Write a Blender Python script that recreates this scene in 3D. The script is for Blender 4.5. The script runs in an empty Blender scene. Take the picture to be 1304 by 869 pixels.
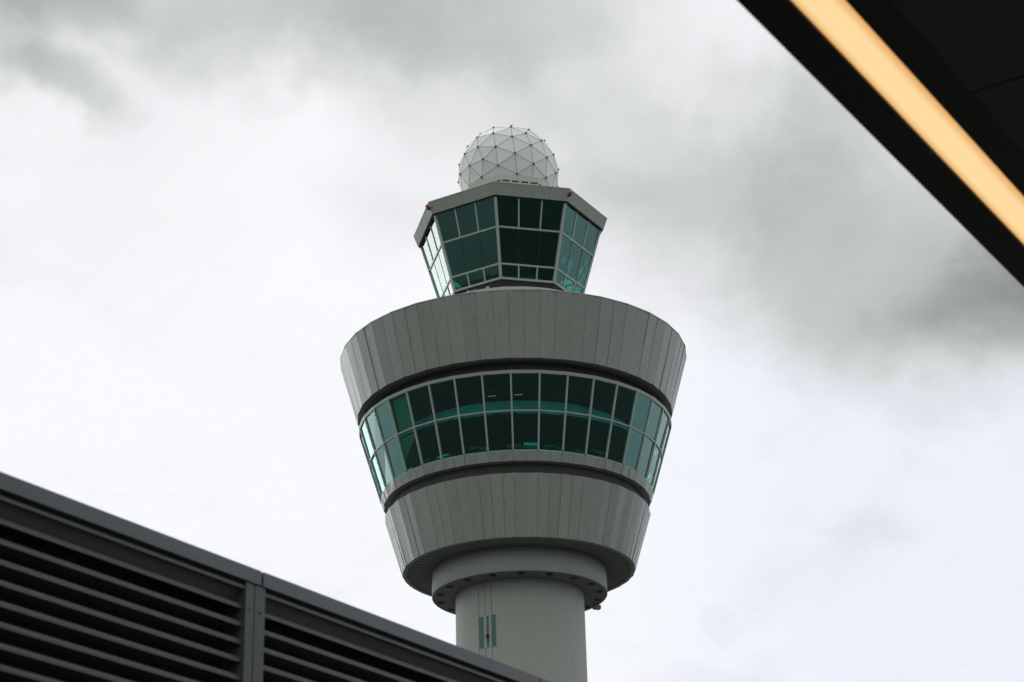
import bpy, bmesh, math, random
from mathutils import Vector, Matrix, Quaternion
rnd = random.Random(7)
R = math.radians
sc = bpy.context.scene
COL = sc.collection

# ------------------------------------------------------------------ camera
EYE = 1.7
cam_d = bpy.data.cameras.new('camera'); cam = bpy.data.objects.new('camera', cam_d); COL.objects.link(cam)
sc.camera = cam
cam_d.sensor_width = 36.0; cam_d.sensor_fit = 'HORIZONTAL'
cam_d.lens = 2502.27 / 1304 * 36.0
cam_d.clip_end = 6000; cam_d.clip_start = 0.05
PITCH, ROLL, YAW = R(24.032), R(-1.535), -0.02754 * 0 + R(0.0)
YAW = -0.02754
YAW = YAW if abs(YAW) < 1 else 0
fw = Vector((math.sin(R(YAW)) * math.cos(PITCH), math.cos(R(YAW)) * math.cos(PITCH), math.sin(PITCH)))
r0 = Vector((math.cos(R(YAW)), -math.sin(R(YAW)), 0)); u0 = r0.cross(fw)
cr = r0 * math.cos(ROLL) + u0 * math.sin(ROLL); cu = -r0 * math.sin(ROLL) + u0 * math.cos(ROLL)
m = Matrix((cr, cu, -fw)).transposed().to_4x4(); m.translation = Vector((0, 0, EYE)); cam.matrix_world = m
cam_d.dof.use_dof = True; cam_d.dof.focus_distance = 165; cam_d.dof.aperture_fstop = 4.8
F = 2502.27
def pix_dir(x, y):
    return (fw + cr * ((x - 652) / F) - cu * ((y - 434.5) / F)).normalized()

# ------------------------------------------------------------------ world
SUN_AZ, SUN_EL = R(-12), R(52)
w = bpy.data.worlds.new('World'); sc.world = w; w.use_nodes = True
nt = w.node_tree; nt.nodes.clear()
class NT:
    def __init__(s, nt): s.nt = nt
    def n(s, t, **k):
        nd = s.nt.nodes.new(t)
        for a, b in k.items(): setattr(nd, a, b)
        return nd
    def put(s, sock, v):
        if isinstance(v, bpy.types.NodeSocket): s.nt.links.new(v, sock)
        else: sock.default_value = v
    def math(s, op, a, b=None, c=None, clamp=False):
        nd = s.n('ShaderNodeMath', operation=op, use_clamp=clamp)
        for i, v in enumerate((a, b, c)):
            if v is not None: s.put(nd.inputs[i], v)
        return nd.outputs[0]
    def vmath(s, op, a, b=None):
        nd = s.n('ShaderNodeVectorMath', operation=op)
        for i, v in enumerate((a, b)):
            if v is not None: s.put(nd.inputs[i], v)
        return nd
    def noise(s, vec, scale, detail=4, rough=.5, dist=0):
        nd = s.n('ShaderNodeTexNoise'); s.put(nd.inputs['Vector'], vec)
        nd.inputs['Scale'].default_value = scale; nd.inputs['Detail'].default_value = detail
        nd.inputs['Roughness'].default_value = rough; nd.inputs['Distortion'].default_value = dist
        return nd
    def smooth(s, v, a, b, c=0., d=1.):
        nd = s.n('ShaderNodeMapRange', interpolation_type='SMOOTHSTEP'); s.put(nd.inputs[0], v)
        for i, q in enumerate((a, b, c, d)): nd.inputs[i + 1].default_value = q
        return nd.outputs[0]
    def mixc(s, f, a, b, mode='MIX'):
        nd = s.n('ShaderNodeMix', data_type='RGBA', blend_type=mode)
        s.put(nd.inputs[0], f); s.put(nd.inputs[6], a); s.put(nd.inputs[7], b)
        return nd.outputs[2]
g = NT(nt)
tc = g.n('ShaderNodeTexCoord'); D = tc.outputs['Generated']
sep = g.n('ShaderNodeSeparateXYZ'); g.put(sep.inputs[0], D)
# warp the direction a little so that no cloud bank has a regular outline
w1 = g.noise(D, 7, 5, .55); w2 = g.noise(D, 26, 5, .55)
off = g.vmath('ADD', g.vmath('MULTIPLY', g.vmath('SUBTRACT', w1.outputs['Color'], (.5, .5, .5)).outputs[0], (.16, .16, .12)).outputs[0],
              g.vmath('MULTIPLY', g.vmath('SUBTRACT', w2.outputs['Color'], (.5, .5, .5)).outputs[0], (.035, .035, .03)).outputs[0])
WD = g.vmath('ADD', D, off.outputs[0]).outputs[0]
# cloud banks: (direction as seen from the apron, half width, half height, weight)
banks = [
    ((1080, 290), 360, 180, 0.422),
    ((1280, 400), 230, 130, 0.246),
    ((920, 150), 220, 150, 0.091),
    ((-20, 20), 150, 130, 0.283),
    ((70, 125), 110, 45, 0.225),
    ((300, -30), 480, 110, 0.295),
    ((620, -20), 330, 120, 0.223),
    ((500, 90), 130, 80, 0.072),
    ((620, 110), 190, 90, 0.152),
    ((520, 230), 160, 110, 0.084),
    ((760, 200), 160, 130, 0.157),
    ((1120, 715), 75, 95, 0.050),
    ((1010, 730), 90, 70, 0.050),
    ((1160, 690), 70, 40, 0.042),
    ((920, 790), 50, 30, 0.060),
    ((910, 868), 160, 30, 0.070),
    ((-500, 100), 420, 300, 0.143),
    ((1900, 300), 600, 260, 0.796),
    ((650, -700), 1200, 420, 0.299),
]
v = 0.985
acc = None
for (px, py), rx, ry, wt in banks:
    d = pix_dir(px, py)
    df = g.vmath('SUBTRACT', WD, tuple(d)).outputs[0]
    dd = g.vmath('MULTIPLY', df, (F / rx, F / rx * .8, F / ry)).outputs[0]
    L = g.vmath('LENGTH', dd).outputs['Value']
    s_ = g.math('MULTIPLY', g.smooth(L, 1.2, .25), wt)
    acc = s_ if acc is None else g.math('ADD', acc, s_)
# general cloud texture all round the sky (layer at constant height: finer near the horizon)
zz = g.math('ADD', g.math('MAXIMUM', sep.outputs['Z'], 0.0), .22)
cmb = g.n('ShaderNodeCombineXYZ')
g.put(cmb.inputs[0], g.math('DIVIDE', sep.outputs['X'], zz)); g.put(cmb.inputs[1], g.math('DIVIDE', sep.outputs['Y'], zz)); cmb.inputs[2].default_value = 3.1
n1 = g.noise(cmb.outputs[0], 1.1, 6, .55, .4); n2 = g.noise(cmb.outputs[0], 4.5, 7, .58, .3)
behind = g.smooth(sep.outputs['Y'], .35, -.5)          # the overcast is heavier behind the viewer
acc = g.math('ADD', acc, g.math('MULTIPLY', behind, .22))
acc = g.math('ADD', acc, g.math('MULTIPLY', g.math('MULTIPLY', behind, g.smooth(sep.outputs['Z'], .20, .03)), .36))   # unseen low sky behind, darkened so the cab glass reflects less
tex = g.math('ADD', g.math('MULTIPLY', g.smooth(n1.outputs['Fac'], .5, .8), .12), g.math('MULTIPLY', g.math('SUBTRACT', n2.outputs['Fac'], .5), g.math('ADD', .04, g.math('MULTIPLY', acc, .40))))
n4 = g.noise(cmb.outputs[0], 9, 8, .62, .5)             # fine ragged wisps
tex = g.math('ADD', tex, g.math('MULTIPLY', g.smooth(n4.outputs['Fac'], .48, .75), .05))
acc = g.math('ADD', acc, tex)
lum = g.math('MINIMUM', g.math('MAXIMUM', g.math('SUBTRACT', v, acc), .2), .985)
grey = g.mixc(g.smooth(lum, .45, .88), (.985, 1.02, 1.0, 1), (.985, .998, 1.015, 1))
lav = g.math('MULTIPLY', g.math('MULTIPLY', g.smooth(sep.outputs['X'], .0, .16), g.smooth(sep.outputs['Z'], .45, .36)), g.smooth(lum, .72, .9))
grey = g.mixc(lav, grey, (.90, .93, 1.015, 1))
glow_dir = (math.sin(R(-41)) * math.cos(R(15)), math.cos(R(-41)) * math.cos(R(15)), math.sin(R(15)))
sd = g.vmath('DOT_PRODUCT', D, glow_dir).outputs['Value']      # unseen bright patch added low left for the cab glass to reflect
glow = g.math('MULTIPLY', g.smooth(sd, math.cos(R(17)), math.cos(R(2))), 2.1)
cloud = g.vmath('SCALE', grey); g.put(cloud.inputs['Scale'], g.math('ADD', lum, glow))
sky = g.n('ShaderNodeTexSky', sky_type='NISHITA', sun_disc=False, sun_elevation=SUN_EL, sun_rotation=SUN_AZ)
b1 = g.n('ShaderNodeBackground'); g.put(b1.inputs[0], sky.outputs[0]); b1.inputs[1].default_value = .08
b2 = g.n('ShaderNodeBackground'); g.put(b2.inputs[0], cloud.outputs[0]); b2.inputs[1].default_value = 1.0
mx = g.n('ShaderNodeMixShader'); mx.inputs[0].default_value = .95
nt.links.new(b1.outputs[0], mx.inputs[1]); nt.links.new(b2.outputs[0], mx.inputs[2])
wo = g.n('ShaderNodeOutputWorld'); nt.links.new(mx.outputs[0], wo.inputs[0])

sun_d = bpy.data.lights.new('sun', 'SUN'); sun = bpy.data.objects.new('sun', sun_d); COL.objects.link(sun)
sun_d.energy = .5; sun_d.angle = R(25); sun_d.color = (1, .97, .92)
sv = Vector((math.sin(SUN_AZ) * math.cos(SUN_EL), math.cos(SUN_AZ) * math.cos(SUN_EL), math.sin(SUN_EL)))
sun.rotation_euler = sv.to_track_quat('Z', 'Y').to_euler()
vs = sc.view_settings; vs.view_transform = 'Standard'; vs.look = 'None'; vs.gamma = 1; vs.exposure = 0.0
sc.cycles.max_bounces = 8; sc.cycles.transparent_max_bounces = 24; sc.cycles.transmission_bounces = 4

# ------------------------------------------------------------------ materials
def mat(name, col, rough=.5, metal=0., var=.08, vscale=3., streak=0., bump=0., bscale=30., coord='Object', spec=.5):
    M = bpy.data.materials.new(name); M.use_nodes = True
    t = M.node_tree; t.nodes.clear(); g = NT(t)
    tc = g.n('ShaderNodeTexCoord').outputs[coord]
    bs = g.n('ShaderNodeBsdfPrincipled')
    n = g.noise(tc, vscale, 5, .6)
    fac = g.math('ADD', 1 - var, g.math('MULTIPLY', n.outputs['Fac'], 2 * var))
    if streak:
        mp = g.n('ShaderNodeMapping'); g.put(mp.inputs[0], tc); mp.inputs['Scale'].default_value = (2.2, 2.2, .12)
        n3 = g.noise(mp.outputs[0], 2.0, 6, .65)
        fac = g.math('MULTIPLY', fac, g.math('SUBTRACT', 1.0, g.math('MULTIPLY', g.smooth(n3.outputs['Fac'], .45, .75), streak)))
    at = g.n('ShaderNodeAttribute', attribute_name='tone')
    fac = g.math('MULTIPLY', fac, g.math('ADD', 1.0, at.outputs['Fac']))
    c = g.vmath('SCALE', tuple(col)); g.put(c.inputs['Scale'], fac)
    g.put(bs.inputs['Base Color'], c.outputs[0]); bs.inputs['Metallic'].default_value = metal
    bs.inputs['Specular IOR Level'].default_value = spec
    g.put(bs.inputs['Roughness'], g.math('ADD', rough - .05, g.math('MULTIPLY', n.outputs['Fac'], .1)))
    if bump:
        bn = g.noise(tc, bscale, 4, .6); bp = g.n('ShaderNodeBump'); bp.inputs['Strength'].default_value = bump
        bp.inputs['Distance'].default_value = .02
        g.put(bp.inputs['Height'], bn.outputs['Fac']); g.put(bs.inputs['Normal'], bp.outputs[0])
    o = g.n('ShaderNodeOutputMaterial'); t.links.new(bs.outputs[0], o.inputs[0])
    return M
def glassmat(name, tint, refl, graze, ior=.1, wob=.0):
    M = bpy.data.materials.new(name); M.use_nodes = True
    t = M.node_tree; t.nodes.clear(); g = NT(t)
    gl = g.n('ShaderNodeBsdfGlossy'); gl.inputs['Roughness'].default_value = .015
    geo = g.n('ShaderNodeNewGeometry')             # coated pane: Schlick reflectance on the outer faces, tint only on leaving
    cs = g.math('ABSOLUTE', g.vmath('DOT_PRODUCT', geo.outputs['Normal'], geo.outputs['Incoming']).outputs['Value'])
    sch = g.math('ADD', ior, g.math('MULTIPLY', 1 - ior, g.math('POWER', g.math('SUBTRACT', 1.0, cs), 4.3)))
    g.put(gl.inputs['Color'], g.mixc(g.smooth(cs, .62, .28), (*refl, 1), (*graze, 1)))
    fr = g.math('MULTIPLY', sch, g.math('SUBTRACT', 1.0, geo.outputs['Backfacing']))
    tr = g.n('ShaderNodeBsdfTransparent'); tr.inputs[0].default_value = (*tint, 1)
    if wob:
        n = g.noise(g.n('ShaderNodeTexCoord').outputs['Object'], .9, 2, .5); bp = g.n('ShaderNodeBump')
        bp.inputs['Strength'].default_value = wob; bp.inputs['Distance'].default_value = .05
        g.put(bp.inputs['Height'], n.outputs['Fac']); g.put(gl.inputs['Normal'], bp.outputs[0])
    mx = g.n('ShaderNodeMixShader'); t.links.new(fr, mx.inputs[0])
    t.links.new(tr.outputs[0], mx.inputs[1]); t.links.new(gl.outputs[0], mx.inputs[2])
    o = g.n('ShaderNodeOutputMaterial'); t.links.new(mx.outputs[0], o.inputs[0])
    return M
def emit(name, col, s):
    M = bpy.data.materials.new(name); M.use_nodes = True
    t = M.node_tree; t.nodes.clear(); g = NT(t)
    n = g.noise(g.n('ShaderNodeTexCoord').outputs['Object'], 5.0, 6, .7)
    e = g.n('ShaderNodeEmission'); e.inputs[0].default_value = (*col, 1)
    g.put(e.inputs[1], g.math('MULTIPLY', g.math('ADD', .96, g.math('MULTIPLY', n.outputs['Fac'], .08)), s))
    o = g.n('ShaderNodeOutputMaterial'); t.links.new(e.outputs[0], o.inputs[0])
    return M
M_panel = mat('cladding_paint', (.322, .362, .313), .36, 0, .07, .5, .17, spec=.55)
M_fascia = mat('fascia_paint', (.335, .375, .325), .6, 0, .05, .9, .12, spec=.3)
M_ped = mat('pedestal_paint', (.50, .53, .48), .5, 0, .04, 1)
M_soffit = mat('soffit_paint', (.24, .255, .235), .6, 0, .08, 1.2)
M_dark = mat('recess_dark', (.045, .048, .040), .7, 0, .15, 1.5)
M_conc = mat('painted_concrete', (.378, .41, .363), .7, 0, .05, .4, .07, .15, 12)
M_frame = mat('window_frame_paint', (.40, .44, .41), .4, 0, .04, 2)
M_glass = glassmat('teal_window_glass', (.42, .88, .82), (.45, .93, .84), (.72, .97, .88), .13, .06)
M_glass2 = glassmat('cab_window_glass', (.27, .66, .60), (.40, .92, .82), (.92, 1.0, .93), .09, .015)
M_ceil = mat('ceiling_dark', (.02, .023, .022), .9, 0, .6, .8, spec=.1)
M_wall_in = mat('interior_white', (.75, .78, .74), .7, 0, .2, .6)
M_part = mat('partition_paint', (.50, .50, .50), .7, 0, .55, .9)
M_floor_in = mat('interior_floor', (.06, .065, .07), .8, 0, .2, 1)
M_console = mat('console_grey', (.10, .115, .11), .6, 0, .2, 2)
M_radome = mat('radome_white', (.87, .90, .865), .45, 0, .03, 1.2, .0)
M_seam = mat('radome_seam', (.48, .48, .45), .6)
M_hub = mat('radome_hub', (.17, .17, .16), .6)
M_roof = mat('roof_gravel', (.35, .34, .31), .9, 0, .3, 8)
M_red = mat('red_lens', (.55, .03, .04), .25)
M_gun = mat('gunmetal_paint', (.095, .106, .108), .45, 0, .10, 1.5, .12)
M_gun2 = mat('louvre_paint', (.074, .085, .079), .5, 0, .22, 3, .10)
M_black = mat('black_void', (.008, .008, .008), .9)
M_canopy = mat('canopy_black', (.008, .0085, .0065), .6, 0, .15, 2)
M_canopy2 = mat('canopy_panel', (.034, .035, .030), .6, 0, .10, 1.0)
M_lamp = emit("warm_diffuser", (1.0, .70, .335), 1.0)
g = NT(M_lamp.node_tree)                       # a tube behind the diffuser: deeper and dimmer towards both long edges
em = [n for n in M_lamp.node_tree.nodes if n.type == 'EMISSION'][0]
sx = g.n('ShaderNodeSeparateXYZ'); g.put(sx.inputs[0], g.n('ShaderNodeTexCoord').outputs['Object'])
dx = g.math('ABSOLUTE', g.math('DIVIDE', g.math('SUBTRACT', sx.outputs[0], -1.718 * 4 / 3), .060 * 4 / 3))
g.put(em.inputs[0], g.mixc(g.smooth(dx, .45, 1.05), (1.0, .72, .36, 1), (.82, .43, .15, 1)))
M_lamp_in = emit('small_warm_lamp', (1.0, .45, .12), .35)
M_asphalt = mat('asphalt', (.05, .05, .05), .9, 0, .2, .4, 0, .3, 60)
M_pave = mat('paving', (.22, .21, .20), .85, 0, .2, 1.5, 0, .2, 40)
M_vent = mat('vent_dark', (.02, .02, .02), .8)

# ------------------------------------------------------------------ helpers
def obj(name, bm, m, parent=None, smooth=False, loc=None):
    me = bpy.data.meshes.new(name)
    bm.normal_update(); bm.to_mesh(me); bm.free()
    o = bpy.data.objects.new(name, me); COL.objects.link(o)
    for mm in (m if isinstance(m, (list, tuple)) else [m]): me.materials.append(mm)
    if parent: o.parent = parent
    if smooth:
        for p in me.polygons: p.use_smooth = True
    if loc: o.location = loc
    return o
def tag(o, label=None, cat=None, group=None, kind=None):
    if label: o['label'] = label
    if cat: o['category'] = cat
    if group: o['group'] = group
    if kind: o['kind'] = kind
    return o
def empty(name, loc, rz=0):
    o = bpy.data.objects.new(name, None); COL.objects.link(o); o.location = loc; o.rotation_euler = (0, 0, rz); o.empty_display_size = .5
    return o
def hexa(bm, P):
    """8 points: bottom ring 0-3 then top ring 4-7"""
    v = [bm.verts.new(p) for p in P]
    fs = [bm.faces.new([v[i] for i in q]) for q in ((3, 2, 1, 0), (4, 5, 6, 7), (0, 1, 5, 4), (1, 2, 6, 5), (2, 3, 7, 6), (3, 0, 4, 7))]
    return fs
def box(bm, x0, x1, y0, y1, z0, z1):
    return hexa(bm, [(x0, y0, z0), (x1, y0, z0), (x1, y1, z0), (x0, y1, z0), (x0, y0, z1), (x1, y0, z1), (x1, y1, z1), (x0, y1, z1)])
def fixn(bm): bmesh.ops.recalc_face_normals(bm, faces=bm.faces[:])
def lathe(prof, N, ph=0., close=True):
    """prof: (radius, z) list, closed loop"""
    bm = bmesh.new(); rings = []
    for r, z in prof:
        rings.append([bm.verts.new((r * math.sin(ph + 2 * math.pi * i / N), -r * math.cos(ph + 2 * math.pi * i / N), z)) for i in range(N)])
    K = len(prof)
    for k in range(K if close else K - 1):
        a, b = rings[k], rings[(k + 1) % K]
        for i in range(N):
            j = (i + 1) % N; bm.faces.new((a[i], a[j], b[j], b[i]))
    fixn(bm); return bm
def disc(r, z, N, ph=0., r_in=0.):
    bm = bmesh.new()
    o = [bm.verts.new((r * math.sin(ph + 2 * math.pi * i / N), -r * math.cos(ph + 2 * math.pi * i / N), z)) for i in range(N)]
    bm.faces.new(o); return bm
def P(a, r, z): return Vector((r * math.sin(a), -r * math.cos(a), z))
def bar(bm, A, B, out, wd, dp):
    """bar from A to B, `out` = outward normal; width across, depth inwards from the line"""
    A = Vector(A); B = Vector(B); ax = (B - A).normalized(); out = Vector(out); out = (out - ax * out.dot(ax)).normalized()
    s = ax.cross(out).normalized() * wd / 2; i = -out * dp
    hexa(bm, [A - s, A + s, A + s + i, A - s + i, B - s, B + s, B + s + i, B - s + i])
PI2 = 2 * math.pi

# ------------------------------------------------------------------ setting
bm = bmesh.new(); s_ = 30000
bm.faces.new([bm.verts.new(p) for p in ((-s_, -s_, 0), (s_, -s_, 0), (s_, s_, 0), (-s_, s_, 0))])
tag(obj('ground', bm, M_asphalt), kind='structure')
DIR = R(32.67)                     # the terminal's long axis
dv = Vector((math.sin(DIR), math.cos(DIR), 0)); nv = Vector((math.cos(DIR), -math.sin(DIR), 0))
# local frame: x = across (nv), y = along (dv)
TERM = -DIR
bm = bmesh.new(); box(bm, -4.2, 6.0, -12, 40, -.3, .12)
pv = tag(obj('pavement', bm, M_pave), kind='structure'); pv.rotation_euler = (0, 0, TERM)

# ------------------------------------------------------------------ tower
TZ = EYE
T = empty('control_tower', (0, 160, 0))
tag(T, 'grey airport control tower with flared round pod, glazed cab and white radar dome on top', 'tower')
PH = R(-1.04); PO = R(-8.25)
RS = 5.42
# shaft with a shallow vertical groove strip
bm = bmesh.new()
N = 96
angs = sorted(set([round(i * 360 / N, 4) for i in range(N)]))
# shaft: profile polygon with notches where the stair window strip runs
strip = (R(-38.6), R(-21.4))
def shaft_r(a):
    return RS
pts = []
cuts = [R(-38.7), R(-32.1), R(-25.4)]
def groove_poly(N, r, cuts, gw, gd):
    out = []
    base = [PI2 * i / N for i in range(N)]
    for a in base:
        if any(abs(((a - c + math.pi) % PI2) - math.pi) < gw * 1.2 for c in cuts): continue
        out.append((a, r))
    for c in cuts:
        c = c % PI2
        out += [(c - gw, r), (c - gw * .9, r - gd), (c + gw * .9, r - gd), (c + gw, r)]
    out.sort(key=lambda t: t[0] % PI2)
    return out
gp = groove_poly(96, RS, cuts, R(.35), .05)
zs = [0, 12, 24, 36, 40.6 + TZ, 47.9 + TZ]
rings = [[bm.verts.new(P(a, r, z)) for a, r in gp] for z in zs]
for k in range(len(zs) - 1):
    for i in range(len(gp)):
        j = (i + 1) % len(gp); bm.faces.new((rings[k][i], rings[k][j], rings[k + 1][j], rings[k + 1][i]))
fixn(bm)
shaft = obj('shaft', bm, M_conc, T)
# stair windows in the shaft: three panes
def curved_box(a0, a1, r0, r1, z0, z1, n=4):
    bm = bmesh.new(); rows = []
    for i in range(n + 1):
        a = a0 + (a1 - a0) * i / n
        rows.append([bm.verts.new(P(a, r, z)) for r, z in ((r0, z0), (r1, z0), (r1, z1), (r0, z1))])
    for i in range(n):
        for k in range(4):
            bm.faces.new((rows[i][k], rows[i][(k + 1) % 4], rows[i + 1][(k + 1) % 4], rows[i + 1][k]))
    bm.faces.new(rows[0]); bm.faces.new(rows[-1][::-1]); fixn(bm); return bm
M_sw = mat('stair_glass', (.03, .115, .095), .12, 0, .1, 3)
bm = bmesh.new()
fr = obj('stair_window', curved_box(R(-38.3), R(-21.5), RS - .2, RS + .025, 42.12 + TZ, 44.86 + TZ, 10), M_conc, shaft)
for a0, a1, q in ((-38.1, -33.4, 0), (-30.6, -28.2, 0), (-25.7, -21.7, 0)):
    obj('pane', curved_box(R(a0), R(a1), RS, RS + .04, 42.2 + TZ, 44.8 + TZ, 3), M_sw, fr)
bm = bmesh.new(); c_ = P(R(-29.4), RS + .1, 43.1 + TZ)
bmesh.ops.create_icosphere(bm, subdivisions=2, radius=.16, matrix=Matrix.Translation(c_)); 
bar(bm, c_ + Vector((0, 0, -.5)), c_, P(R(-29.4), 1, 0), .07, .07); obj('bracket_lamp', bm, M_dark, fr)

# collar
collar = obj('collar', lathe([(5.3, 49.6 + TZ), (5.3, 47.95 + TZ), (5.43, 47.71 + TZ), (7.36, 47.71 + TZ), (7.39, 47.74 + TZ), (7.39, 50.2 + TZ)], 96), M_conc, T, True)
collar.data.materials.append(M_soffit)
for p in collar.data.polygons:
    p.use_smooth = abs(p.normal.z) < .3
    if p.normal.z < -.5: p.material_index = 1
vt = None
for i in range(18):
    a = R(1.5 + 20 * i)
    if vt is None:
        bm = bmesh.new(); cyl = bmesh.ops.create_cone(bm, cap_ends=True, segments=20, radius1=.31, radius2=.31, depth=.06)
        vt = obj('vent', bm, M_dark, collar); o = vt
    else:
        o = vt.copy(); COL.objects.link(o); o.parent = collar
    o.location = P(a, 6.75, 47.70 + TZ)
bm = bmesh.new(); box(bm, -.28, .28, -.2, .2, -.42, 0); bmesh.ops.bevel(bm, geom=bm.edges[:], offset=.05, segments=2)
box(bm, -.12, .12, -.12, .12, -.02, .1)
o = obj('camera_housing', bm, M_soffit, collar); o.location = P(R(113), 7.12, 47.62 + TZ); o.rotation_euler = (0, 0, R(20)); o.scale = (1.1, 1.1, .8)

# clad bands
def band(r_bot, z_bot, r_top, z_top, nf=36, sub=2, thick=.35, gw=.022, gd=.035):
    """faceted cone of flat panels with narrow recessed joints"""
    bm = bmesh.new(); tone = bm.faces.layers.float.new('tone')
    ring = []
    rr = random.Random(int(r_top * 100))
    pan = []
    for f in range(nf):
        a0 = PH + PI2 * f / nf; a1 = PH + PI2 * (f + 1) / nf
        for s in range(sub): pan.append((a0, a1, s / sub, (s + 1) / sub))
    def edgepts(r, z):
        L = []
        for a0, a1, t0, t1 in pan:
            A = P(a0, r, z); B = P(a1, r, z); u = (B - A); w_ = u.length; nn = (A + B); nn.z = 0; nn.normalize()
            e = gw / w_ / 2
            p0 = A + u * (t0 + e); p1 = A + u * (t1 - e)
            L += [('g0', p0 - nn * gd), ('p', p0), ('q', p1), ('g1', p1 - nn * gd)]
        return [x[1] for x in L]
    lo = edgepts(r_bot, z_bot); hi = edgepts(r_top, z_top)
    # tiny real misalignment per panel
    for i in range(len(pan)):
        t1, t2 = rr.uniform(-.022, .022), rr.uniform(-.022, .022); e_ = rr.uniform(-.03, .03)
        a = (pan[i][0] + pan[i][1]) / 2; n = P(a, 1, 0)
        lo[4 * i + 1] = lo[4 * i + 1] + n * (t1 + e_); lo[4 * i + 2] = lo[4 * i + 2] + n * (t2 - e_)
        hi[4 * i + 1] = hi[4 * i + 1] + n * (t2 + e_); hi[4 * i + 2] = hi[4 * i + 2] + n * (t1 - e_)
    vl = [bm.verts.new(p) for p in lo]; vh = [bm.verts.new(p) for p in hi]; K = len(vl)
    inl = [bm.verts.new(Vector((p.x, p.y, 0)) * ((r_bot - thick) / r_bot) + Vector((0, 0, z_bot))) for p in lo]
    inh = [bm.verts.new(Vector((p.x, p.y, 0)) * ((r_top - thick) / r_top) + Vector((0, 0, z_top))) for p in hi]
    for i in range(K):
        j = (i + 1) % K
        f = bm.faces.new((vl[i], vl[j], vh[j], vh[i]))
        f[tone] = 0.0
        if i % 4 == 1: f[tone] = rr.uniform(-.06, .06)
        elif True: f[tone] = -.08
        for q in ((vh[i], vh[j], inh[j], inh[i]), (inl[i], inl[j], vl[j], vl[i]), (inh[i], inh[j], inl[j], inl[i])):
            bm.faces.new(q)
    return bm
lower = obj('lower_band', band(9.86, 49.78 + TZ, 11.36, 54.69 + TZ), M_panel, T)
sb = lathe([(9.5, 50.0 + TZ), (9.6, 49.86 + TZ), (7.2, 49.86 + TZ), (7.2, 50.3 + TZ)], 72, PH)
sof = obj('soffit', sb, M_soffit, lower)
bm = bmesh.new()
for i in range(72):
    a = PH + PI2 * i / 72; bar(bm, P(a, 7.45, 49.86 + TZ), P(a, 9.55, 49.86 + TZ), (0, 0, -1), .05, -.035)
obj('soffit_rib', bm, M_soffit, sof)
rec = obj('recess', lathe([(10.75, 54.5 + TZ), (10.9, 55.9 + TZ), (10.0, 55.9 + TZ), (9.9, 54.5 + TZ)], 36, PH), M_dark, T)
sill = obj('sill_band', band(11.46, 55.68 + TZ, 11.72, 56.46 + TZ, thick=.9), M_panel, T)

# window ring
ringw = obj('window_gallery', lathe([(11.70, 56.46 + TZ), (11.62, 56.6 + TZ), (11.35, 56.6 + TZ), (11.35, 56.46 + TZ)], 36, PH), M_frame, T)
ZB, ZM, ZT = 56.50 + TZ, 59.56 + TZ, 62.45 + TZ
def rw(z): return 11.72 + (z - TZ - 56.46) * .3045
obj('head_rail', lathe([(rw(ZT) + .05, ZT), (rw(ZT + .25) + .06, ZT + .25), (rw(ZT) - .15, ZT + .25), (rw(ZT) - .15, ZT)], 36, PH), M_frame, ringw)
obj('transom', lathe([(rw(ZM - .06) + .04, ZM - .06), (rw(ZM + .06) + .04, ZM + .06), (rw(ZM) - .14, ZM + .06), (rw(ZM) - .14, ZM - .06)], 36, PH), M_frame, ringw)
def pane(a0, a1, z0, z1, rf, off=.0, th=.04, inset=.05):
    bm = bmesh.new()
    q = []
    for z in (z0, z1):
        A = P(a0, rf(z) - off, z); B = P(a1, rf(z) - off, z); u = (B - A).normalized(); nn = (A + B); nn.z = 0; nn.normalize()
        A = A + u * inset + nn * rnd.uniform(-.03, .03); B = B - u * inset + nn * rnd.uniform(-.03, .03)
        q += [A, B, B - nn * th, A - nn * th]
    hexa(bm, q); fixn(bm); return bm
for i in range(36):
    a0 = PH + PI2 * i / 36; a1 = PH + PI2 * (i + 1) / 36
    bm = bmesh.new(); bar(bm, P(a0, rw(ZB) + .05, ZB), P(a0, rw(ZT) + .05, ZT), P(a0, 1, 0), .14, .18)
    obj('mullion', bm, M_frame, ringw)
    obj('window', pane(a0, a1, ZB + .03, ZM - .05, rw, .06), M_glass, ringw)
    obj('window', pane(a0, a1, ZM + .05, ZT - .0, rw, .06), M_glass, ringw)
# interior
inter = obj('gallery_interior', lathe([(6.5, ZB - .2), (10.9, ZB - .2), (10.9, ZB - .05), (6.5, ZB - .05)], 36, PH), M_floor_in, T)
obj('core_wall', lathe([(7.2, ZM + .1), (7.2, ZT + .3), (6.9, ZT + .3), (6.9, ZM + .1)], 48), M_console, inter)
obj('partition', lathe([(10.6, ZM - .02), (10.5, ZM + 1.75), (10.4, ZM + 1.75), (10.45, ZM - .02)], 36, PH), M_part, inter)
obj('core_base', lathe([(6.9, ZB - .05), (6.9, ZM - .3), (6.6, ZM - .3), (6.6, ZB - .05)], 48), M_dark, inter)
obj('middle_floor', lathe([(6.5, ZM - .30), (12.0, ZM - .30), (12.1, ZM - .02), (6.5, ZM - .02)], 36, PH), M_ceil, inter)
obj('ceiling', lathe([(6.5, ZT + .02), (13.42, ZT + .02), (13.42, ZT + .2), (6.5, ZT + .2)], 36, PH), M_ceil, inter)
for i in range(20):
    a = rnd.uniform(0, PI2); r_ = rnd.uniform(8.2, 11.5); wd = rnd.uniform(.5, 1.8)
    bm = bmesh.new(); bar(bm, P(a, r_, ZT - rnd.uniform(.1, .45)), P(a + wd / r_, r_, ZT - rnd.uniform(.1, .45)), (0, 0, -1), rnd.uniform(.2, .5), -.2)
    obj('ceiling_duct', bm, rnd.choice([M_console, M_dark, M_console]), inter)
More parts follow.
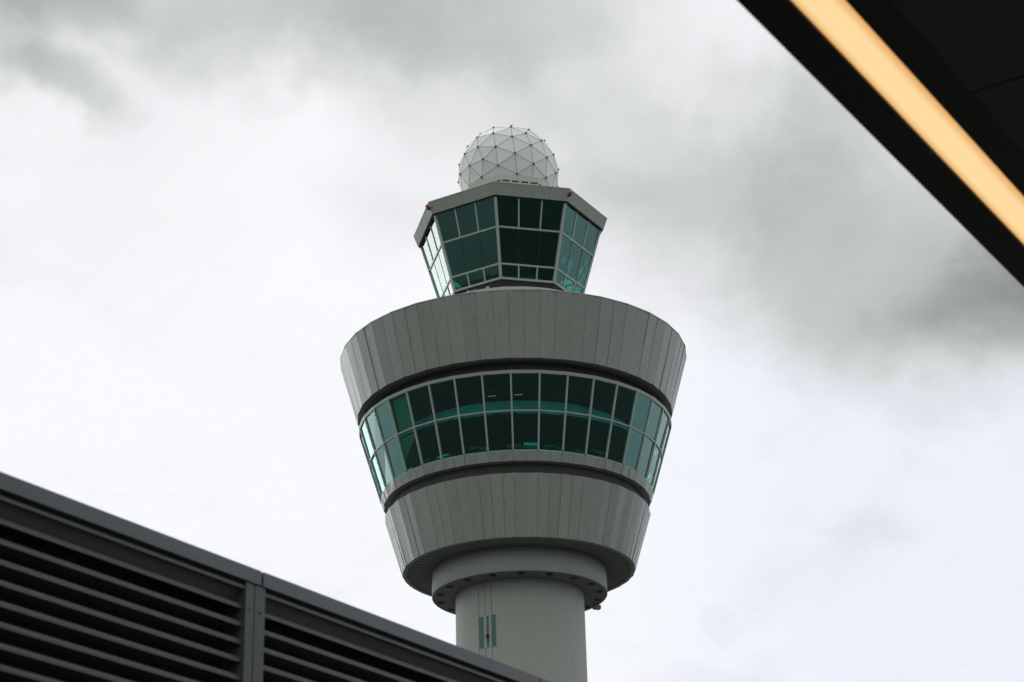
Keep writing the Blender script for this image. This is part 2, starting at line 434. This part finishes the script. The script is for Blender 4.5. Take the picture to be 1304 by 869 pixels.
for a, r_ in ((R(-8.6), 11.2), (R(2.6), 11.2)):
    bm = bmesh.new(); bar(bm, P(a - .045, r_, ZT - .9), P(a + .015, r_, ZT - .9), (0, 0, -1), .12, -.05)
    obj('ceiling_lamp', bm, M_lamp_in, inter)
for i in range(22):
    a = R(rnd.uniform(-75, 75)); 
    bm = bmesh.new(); wd = rnd.uniform(.6, 1.3); r_ = 10.6; z = rnd.choice([ZB, ZB, ZM]); h_ = rnd.uniform(.7, 1.1) if z == ZB else .6
    bar(bm, P(a, r_, z + h_), P(a + wd / r_, r_, z + h_), P(a, 1, .3), rnd.uniform(.12, .4), .3)
    obj('desk', bm, rnd.choice([M_console, M_wall_in, M_console]), inter)
M_olive_refl = mat('olive_reflection', (.62, .27, .15), .8, 0, .08, 2)  # colour for sheets added behind the glass, imitating an olive reflection
q = []
for z in (ZM + .02, ZT - .02):
    A = P(PH - R(50), rw(z) - .3, z); B = P(PH - R(40), rw(z) - .3, z); u = (B - A).normalized(); nn = P(PH - R(45), 1, 0); A = A + u * .12; B = B - u * .12
    q += [A, B, B - nn * .04, A - nn * .04]
bm = bmesh.new(); hexa(bm, q); fixn(bm); obj('reflection_sheet', bm, M_olive_refl, inter)
bm = bmesh.new(); A = P(PH - R(50), rw(ZM) - .3, ZM - .32); B = P(PH - R(40), rw(ZM) - .3, ZM - .32); z = ZM - 2.0; C_ = P(PH - R(50), rw(z) - .3, z); nn = P(PH - R(45), 1, 0)
v = [bm.verts.new(p) for p in (A, B, C_, A - nn * .04, B - nn * .04, C_ - nn * .04)]
for f in ((0, 1, 2), (5, 4, 3), (0, 3, 4, 1), (1, 4, 5, 2), (2, 5, 3, 0)): bm.faces.new([v[i] for i in f])
fixn(bm); obj('reflection_sheet', bm, M_olive_refl, inter)
# gap between window ring and upper band
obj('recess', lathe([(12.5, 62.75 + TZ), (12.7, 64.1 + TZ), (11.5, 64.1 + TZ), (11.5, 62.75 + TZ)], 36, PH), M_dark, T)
upper = obj('upper_band', band(13.77, 63.73 + TZ, 15.3, 69.1 + TZ, thick=.5), M_panel, T)
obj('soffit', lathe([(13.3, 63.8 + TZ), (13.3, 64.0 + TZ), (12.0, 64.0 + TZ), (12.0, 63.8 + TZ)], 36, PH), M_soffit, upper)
cap_ = obj('parapet_cap', lathe([(15.33, 69.1 + TZ), (15.33, 69.17 + TZ), (14.7, 69.2 + TZ), (14.7, 69.1 + TZ)], 36, PH), M_frame, upper)
obj('roof_deck', lathe([(14.9, 68.6 + TZ), (14.9, 68.3 + TZ), (.1, 68.3 + TZ), (.1, 68.6 + TZ)], 36, PH), M_roof, T)
# roof plinth beneath the cab
pl = obj('roof_plinth', lathe([(9.4, 68.6 + TZ), (9.0, 72.42 + TZ), (5.0, 72.5 + TZ), (5.0, 68.6 + TZ)], 48, PH), M_frame, T)
for i in range(16):
    a = R(rnd.uniform(-55, 50)); bm = bmesh.new(); w2_ = rnd.uniform(.2, .7)
    bar(bm, P(a, 8.7, 72.40 + TZ), P(a, 8.7, 72.45 + TZ + rnd.uniform(.08, .3)), P(a, 1, 0), w2_, .3); obj('roof_unit', bm, rnd.choice([M_dark, M_console, M_frame]), pl)

# cab
ZG0, ZG1, ZG2, ZG3 = 74.66 + TZ, 75.85 + TZ, 79.01 + TZ, 81.5 + TZ
def rc(z): return 6.28 + (z - ZG0) * .2885
cab = obj('cab', lathe([(rc(ZG0) + .03, ZG0 - .14), (rc(ZG0) + .07, ZG0 + .04), (rc(ZG0) - .5, ZG0 + .04), (rc(ZG0) - .5, ZG0 - .14)], 8, PO), M_frame, T)
obj('cab_base', lathe([(5.9, 72.3 + TZ), (6.18, ZG0 - .14), (5.2, ZG0 - .14), (5.2, 72.3 + TZ)], 8, PO), M_vent, cab)
def rail(nm, z, h, o_=.05, d_=.16):
    obj(nm, lathe([(rc(z - h) + o_, z - h), (rc(z + h) + o_, z + h), (rc(z) - d_, z + h), (rc(z) - d_, z - h)], 8, PO), M_frame, cab)
rail('transom', ZG1, .07); rail('transom', ZG2, .07)
for k in range(8):
    a0 = PO + k * math.pi / 4; a1 = a0 + math.pi / 4; am = (a0 + a1) / 2
    bm = bmesh.new(); bar(bm, P(a0, rc(ZG0) + .08, ZG0), P(a0, rc(ZG3) + .08, ZG3), P(a0, 1, 0), .24, .2); obj('corner_post', bm, M_frame, cab)
    for (z0, z1, thick_, lab) in ((ZG0 + .04, ZG1 - .07, .12, 0), (ZG1 + .07, ZG2 - .07, .03, 1), (ZG2 + .07, ZG3 + .15, .12, 2)):
        for s in range(3):
            def pt(z, t, off=0):
                A = P(a0, rc(z), z); B = P(a1, rc(z), z); return A.lerp(B, t)
            n = P(am, 1, 0)
            ins = .012 if s not in (0, 2) else .012
            t0, t1 = s / 3, (s + 1) / 3; e0 = .02 if s == 0 else .006; e1 = .02 if s == 2 else .006
            q = []
            for z in (z0, z1):
                A = pt(z, t0 + e0) - n * .03; B = pt(z, t1 - e1) - n * .03; q += [A, B, B - n * .04, A - n * .04]
            bm = bmesh.new(); hexa(bm, q); fixn(bm); obj('window', bm, M_glass2, cab)
            if s:
                bm = bmesh.new(); bar(bm, pt(z0, t0) + n * (.03 if lab != 1 else -.005), pt(z1, t0) + n * (.03 if lab != 1 else -.005), n, thick_ if lab != 1 else .025, .12 if lab != 1 else .08)
                obj('mullion', bm, M_frame if lab != 1 else M_dark, cab)
# cab roof
roof = obj('cab_roof', lathe([(8.58, 81.62 + TZ), (8.95, 82.66 + TZ), (8.5, 82.86 + TZ), (5.0, 82.9 + TZ), (5.0, 81.75 + TZ), (8.50, 81.64 + TZ)], 8, PO), M_fascia, T)
for k in range(8):
    a0 = PO + k * math.pi / 4; a1 = a0 + math.pi / 4; am = (a0 + a1) / 2
    for s in (1, 2, 3):
        A = P(a0, 8.58, 81.62 + TZ).lerp(P(a1, 8.58, 81.62 + TZ), s / 4); B = P(a0, 8.95, 82.66 + TZ).lerp(P(a1, 8.95, 82.66 + TZ), s / 4)
        bm = bmesh.new(); bar(bm, A, B, P(am, 1, 0), .035, -.006); obj('fascia_joint', bm, M_soffit, roof)
obj('eaves_soffit', lathe([(8.48, 81.60 + TZ), (8.46, 81.63 + TZ), (7.9, 81.66 + TZ), (7.9, 81.60 + TZ)], 8, PO), M_dark, roof)
obj('roof_edge_trim', lathe([(8.98, 82.66 + TZ), (8.98, 82.74 + TZ), (8.8, 82.74 + TZ), (8.8, 82.66 + TZ)], 8, PO), M_frame, roof)
# cab interior
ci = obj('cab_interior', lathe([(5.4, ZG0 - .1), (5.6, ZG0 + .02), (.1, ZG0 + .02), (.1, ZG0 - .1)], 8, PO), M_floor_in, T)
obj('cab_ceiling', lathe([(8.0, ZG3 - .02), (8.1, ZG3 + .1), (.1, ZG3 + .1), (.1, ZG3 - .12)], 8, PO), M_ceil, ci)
obj('sky_blocker', lathe([(7.45, 79.6 + TZ), (7.75, ZG3 - .02), (7.65, ZG3 - .02), (7.35, 79.6 + TZ)], 8, PO), M_ceil, ci)  # dark ring added to block the sky seen through the far windows
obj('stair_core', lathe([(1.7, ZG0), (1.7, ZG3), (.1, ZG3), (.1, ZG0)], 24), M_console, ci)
for k in range(8):
    a = PO + (k + .5) * math.pi / 4; bm = bmesh.new()
    t = P(a + math.pi / 2, 1, 0); c0 = P(a, 4.9, ZG0 + .55)
    bar(bm, c0 - t * 1.5, c0 + t * 1.5, (0, 0, 1), 1.0, .5); obj('console', bm, M_console, ci)
    for j in (-1, 0, 1):
        bm = bmesh.new(); c1 = P(a, 5.1, ZG0 + .6) + t * (j * .95 + rnd.uniform(-.1, .1)); bar(bm, c1, c1 + Vector((0, 0, rnd.uniform(.35, .6))), P(a, 1, 0), rnd.uniform(.4, .7), .08)
        obj('monitor', bm, rnd.choice([M_dark, M_console, M_dark]), ci)
for t_, z0_, z1_, w_ in ((.36, 76.0, 77.6, .16), (.20, 76.9, 77.4, .12)):  # white panels added to imitate sky seen through the far panes
    a0 = PO + math.pi / 4; a1 = a0 + math.pi / 4; n = P((a0 + a1) / 2, 1, 0); bm = bmesh.new(); q = []
    for z, tt, ww in ((z0_, t_, w_ * .8), (z1_, t_ + .03, w_)):
        zz_ = z + TZ; A = P(a0, rc(zz_), zz_); B = P(a1, rc(zz_), zz_)
        L_ = A.lerp(B, tt) - n * .25; R_ = A.lerp(B, tt + ww) - n * .25; q += [L_, R_, R_ - n * .03, L_ - n * .03]
    hexa(bm, q); fixn(bm); obj('sky_patch_panel', bm, M_wall_in, ci)
# obstruction lights on the fascia corners
for k in range(8):
    a = PO + k * math.pi / 4
    if k % 1 == 0 and k in (1, 7, 3, 5):
        bm = bmesh.new(); c0 = P(a, 8.78, 82.1 + TZ); n = P(a, 1, 0)
        bar(bm, c0 - Vector((0, 0, .12)), c0 + Vector((0, 0, .12)), n, .24, -.28)
        b_ = obj('lamp_bracket', bm, M_dark, roof)
        bm = bmesh.new(); bmesh.ops.create_uvsphere(bm, u_segments=16, v_segments=10, radius=.17, matrix=Matrix.Translation(c0 + n * .32 + Vector((0, 0, .14))) @ Matrix.Scale(1.1, 4, (0, 0, 1)))
        obj('red_beacon', bm, M_red, b_, True)
# pedestal
ZC = 88.1 + TZ; RB = 4.66
ped = obj('radome_pedestal', lathe([(4.55, 82.8 + TZ), (4.52, 85.88 + TZ), (3.6, 85.93 + TZ), (3.6, 82.8 + TZ)], 8, PO), M_ped, T)
for k in range(8):
    a0 = PO + k * math.pi / 4; a1 = a0 + math.pi / 4; n = P((a0 + a1) / 2, 1, 0)
    for s in range(4):
        A = P(a0, 4.535, 85.22 + TZ).lerp(P(a1, 4.535, 85.22 + TZ), (s + .12) / 4); B = P(a0, 4.535, 85.22 + TZ).lerp(P(a1, 4.535, 85.22 + TZ), (s + .88) / 4)
        bm = bmesh.new(); bar(bm, A, B, n, .15, -.004); obj('vent_slot', bm, M_vent, ped)
# radome: frequency-3 geodesic sphere
phi = (1 + 5 ** .5) / 2
iv = [Vector(v).normalized() for v in ((-1, phi, 0), (1, phi, 0), (-1, -phi, 0), (1, -phi, 0), (0, -1, phi), (0, 1, phi), (0, -1, -phi), (0, 1, -phi), (phi, 0, -1), (phi, 0, 1), (-phi, 0, -1), (-phi, 0, 1))]
ifc = [(0, 11, 5), (0, 5, 1), (0, 1, 7), (0, 7, 10), (0, 10, 11), (1, 5, 9), (5, 11, 4), (11, 10, 2), (10, 7, 6), (7, 1, 8), (3, 9, 4), (3, 4, 2), (3, 2, 6), (3, 6, 8), (3, 8, 9), (4, 9, 5), (2, 4, 11), (6, 2, 10), (8, 6, 7), (9, 8, 1)]
rot = (Matrix.Rotation(R(49), 3, 'Z') @ Matrix.Rotation(R(24), 3, 'Y') @ Matrix.Rotation(R(9), 3, 'X') @ Matrix.Rotation(R(-31.7), 3, 'X'))
nodes = {}; tris = []
def node(v):
    v = (rot @ v.normalized()) * RB; k = (round(v.x, 3), round(v.y, 3), round(v.z, 3)); nodes.setdefault(k, v); return k
for a, b, c in ifc:
    A, B, C_ = iv[a], iv[b], iv[c]; G = {}
    for i in range(4):
        for j in range(4 - i):
            G[i, j] = node(A * (3 - i - j) / 3 + B * i / 3 + C_ * j / 3)
    for i in range(3):
        for j in range(3 - i):
            tris.append((G[i, j], G[i + 1, j], G[i, j + 1]))
            if i + j < 2: tris.append((G[i + 1, j], G[i + 1, j + 1], G[i, j + 1]))
ZCUT = -2.9
bm = bmesh.new(); tone = bm.faces.layers.float.new('tone'); vd = {k: bm.verts.new(v) for k, v in nodes.items()}
rt = random.Random(3)
for t in tris:
    f = bm.faces.new([vd[k] for k in t]); f[tone] = rt.uniform(-.07, .03)
fixn(bm)
bmesh.ops.bisect_plane(bm, geom=bm.verts[:] + bm.edges[:] + bm.faces[:], plane_co=(0, 0, ZCUT), plane_no=(0, 0, -1), clear_outer=True)
rad = obj('radome', bm, M_radome, T, loc=(0, 0, ZC))
ed = set()
for t in tris:
    for i in range(3): ed.add(tuple(sorted((t[i], t[(i + 1) % 3]))))
bm = bmesh.new()
for a, b in ed:
    A, B = nodes[a], nodes[b]
    if min(A.z, B.z) < ZCUT: continue
    bar(bm, A + A.normalized() * .012, B + B.normalized() * .012, (A + B) / 2, .062, .05)
obj('seam_frame', bm, M_seam, rad)
hub = None
for k, v in nodes.items():
    if v.z < ZCUT + .1: continue
    if hub is None:
        bm = bmesh.new(); bmesh.ops.create_cone(bm, cap_ends=True, segments=10, radius1=.115, radius2=.10, depth=.10)
        hub = obj('hub', bm, M_hub, rad); o = hub
    else:
        o = hub.copy(); COL.objects.link(o); o.parent = rad
    o.location = v * 1.008; o.rotation_mode = 'QUATERNION'; o.rotation_quaternion = v.to_track_quat('Z', 'Y')
bm = bmesh.new(); bmesh.ops.create_cone(bm, cap_ends=True, segments=12, radius1=.3, radius2=.22, depth=.16, matrix=Matrix.Translation((0, 0, RB + .05)))
obj('top_fitting', bm, M_hub, rad)

# ------------------------------------------------------------------ louvred wall (left foreground)
K = 1.2
W = -5.747 * K
WD_ = R(31.6)
LW = empty('louvred_wall', (math.cos(WD_) * W, -math.sin(WD_) * W, 0), -WD_)
tag(LW, 'dark grey louvred metal screen wall with a flat coping, lower left foreground', 'wall', kind='thing')
# local: +x towards the pavement side, y along
ZCAP = 2.838 * K + EYE; ZCB = 2.768 * K + EYE
J0 = 7.012 * K; STEP = 2.52 * K
js = [J0 + STEP * k for k in range(-3, 6)]
bm = bmesh.new(); box(bm, -.55, -.16, js[0], js[-1], 0, ZCB - .02); obj('backing', bm, M_black, LW)
for i in range(len(js) - 1):
    y0, y1 = js[i], js[i + 1]
    bm = bmesh.new(); 
    hexa(bm, [(-.62, y0 + .010, ZCB), (.0, y0 + .010, ZCB), (.0, y1 - .010, ZCB), (-.62, y1 - .010, ZCB), (-.62, y0 + .010, ZCAP + .03), (.0, y0 + .010, ZCAP), (.0, y1 - .010, ZCAP), (-.62, y1 - .010, ZCAP + .03)])
    bmesh.ops.bevel(bm, geom=[e for e in bm.edges if all(abs(v.co.x) < 1e-4 and v.co.z > ZCB + .01 for v in e.verts)], offset=.006, segments=2)
    obj('coping', bm, M_gun, LW)
    bm = bmesh.new(); box(bm, -.5, -.03, y0 - .02, y0 + .02, ZCB - .01, ZCAP - .012); obj('coping_joint', bm, M_black, LW)
    # louvre panel of sloped blades
    a, b = y0 + .045, y1 - .128
    bm = bmesh.new()
    z = 2.635 * K + EYE
    pitch = .0853 * K
    xb = -.035
    while z > .35:
        # nose
        pts = [(xb, z), (xb, z + .016), (xb - .010, z + .030), (xb - .055, z + .052), (xb - .055, z + .048), (xb - .012, z + .026), (xb - .010, z + .004)]
        v0 = [bm.verts.new((x, a, zz_)) for x, zz_ in pts]; v1 = [bm.verts.new((x, b, zz_)) for x, zz_ in pts]
        for q in range(len(pts)):
            r_ = (q + 1) % len(pts); bm.faces.new((v0[q], v0[r_], v1[r_], v1[q]))
        bm.faces.new(v0); bm.faces.new(v1[::-1])
        z -= pitch
    # blank plate above the first blade
    zt = 2.73 * K + EYE
    hexa(bm, [(xb - .085, a, 2.635 * K + EYE + .03), (xb - .075, a, 2.635 * K + EYE + .03), (xb - .075, b, 2.635 * K + EYE + .03), (xb - .085, b, 2.635 * K + EYE + .03), (xb - .03, a, zt), (xb - .02, a, zt), (xb - .02, b, zt), (xb - .03, b, zt)])
    fixn(bm); obj('louvre_panel', bm, M_gun2, LW)
    bm = bmesh.new(); box(bm, -.16, -.045, a - .0, b, zt + .002, ZCB - .004); box(bm, -.16, -.02, a, b, zt, zt + .018); obj('head_rail', bm, M_gun2, LW)
    for p0, p1 in ((y1 - .128, y1 - .056), (y1 - .048, y1 + .043)):
        bm = bmesh.new(); box(bm, -.16, -.012, p0, p1, .05, ZCB - .002); bmesh.ops.bevel(bm, geom=[e for e in bm.edges if abs(e.verts[0].co.z - e.verts[1].co.z) > 1], offset=.003, segments=1)
        o = obj('flange', bm, M_gun2, LW)
        for zz_ in (2.635 * K + EYE, 1.4, 2.4, 3.3):
            bm = bmesh.new(); bmesh.ops.create_cone(bm, cap_ends=True, segments=12, radius1=.006, radius2=.005, depth=.008, matrix=Matrix.Translation((-.010, (p0 + p1) / 2, zz_)) @ Matrix.Rotation(math.pi / 2, 4, 'Y'))
            obj('screw', bm, M_vent, o)
    bm = bmesh.new(); box(bm, -.16, -.06, y1 - .056, y1 - .048, .05, ZCB - .004); obj('joint_gap', bm, M_black, LW)
bm = bmesh.new(); box(bm, -.56, .03, js[0], js[-1], 0, .3); obj('plinth', bm, M_pave, LW)

# ------------------------------------------------------------------ canopy (upper right foreground)
H = 4.0; q = H / 3.0; Z0 = EYE + H
CN = empty('canopy_roof', (0, 0, 0), TERM)
tag(CN, 'black flat canopy roof overhead with a warm light slot near its edge, upper right corner', 'canopy', kind='thing')
e0, s1, s2, rv = -1.897 * q, -1.778 * q, -1.658 * q, -1.5555 * q
ya, yb = -10, 30
bm = bmesh.new(); box(bm, e0, s1 - .004, ya, yb, Z0, Z0 + .30); bmesh.ops.bevel(bm, geom=[e for e in bm.edges if all(abs(v.co.x - e0) < 1e-4 and abs(v.co.z - Z0) < 1e-4 for v in e.verts)], offset=.006, segments=2)
obj('edge_beam', bm, M_canopy, CN)
bm = bmesh.new(); box(bm, s2 + .004, rv + .006, ya, yb, Z0 + .001, Z0 + .25); obj('inner_strip', bm, M_canopy, CN)
bm = bmesh.new(); box(bm, s1, s2, ya, yb, Z0 + .08, Z0 + .28); obj('lamp_recess', bm, M_canopy, CN)
seam = 4.966 * q; pw = 2.4
k0 = seam - pw * 6
for i in range(12):
    yy = k0 + pw * i
    if yy + pw > yb: break
    for c in range(3):
        x0 = rv + .007 + 2.4 * c
        bm = bmesh.new(); box(bm, x0, x0 + 2.39, yy + .006, yy + pw - .006, Z0 + .0, Z0 + .05); obj('ceiling_panel', bm, M_canopy2, CN)
bm = bmesh.new(); box(bm, rv + .002, rv + 7.3, k0, yb, Z0 + .06, Z0 + .3); obj('roof_slab', bm, M_black, CN)
for yy in (-3, 9, 21):
    bm = bmesh.new(); bmesh.ops.create_cone(bm, cap_ends=True, segments=32, radius1=.16, radius2=.16, depth=Z0 - .12, matrix=Matrix.Translation((3.6, yy, (Z0 + .12) / 2)))
    obj('column', bm, M_canopy2, CN)
SL = empty('strip_light', (0, 0, 0), TERM)
tag(SL, 'long glowing warm white strip light recessed along the black canopy edge', 'light')
bm = bmesh.new()
# slightly domed diffuser
n_ = 8; sec = []
for i in range(n_ + 1):
    t = i / n_; sec.append((s1 + .002 + (s2 - s1 - .004) * t, Z0 + .004 - .012 * math.sin(math.pi * t)))
sec += [(s2 - .002, Z0 + .06), (s1 + .002, Z0 + .06)]
y = ya; 
v0 = [bm.verts.new((x, ya, z)) for x, z in sec]; v1 = [bm.verts.new((x, yb, z)) for x, z in sec]
for i in range(len(sec)):
    j = (i + 1) % len(sec); bm.faces.new((v0[i], v0[j], v1[j], v1[i]))
bm.faces.new(v0); bm.faces.new(v1[::-1]); fixn(bm)
obj('diffuser', bm, M_lamp, SL)
bm = bmesh.new(); box(bm, s1 + .01, s2 - .01, ya, yb, Z0 + .061, Z0 + .078); obj('housing', bm, M_canopy2, SL)

for y in (2.176, 4.576, 6.976, 9.376, 11.776):          # small clips holding the diffuser
    bm = bmesh.new(); box(bm, s1 - .016, s1 + .004, y - .013, y + .013, Z0 - .006, Z0 - .001)
    bmesh.ops.bevel(bm, geom=bm.edges[:], offset=.0015, segments=1)
    obj('clip', bm, M_console, SL)
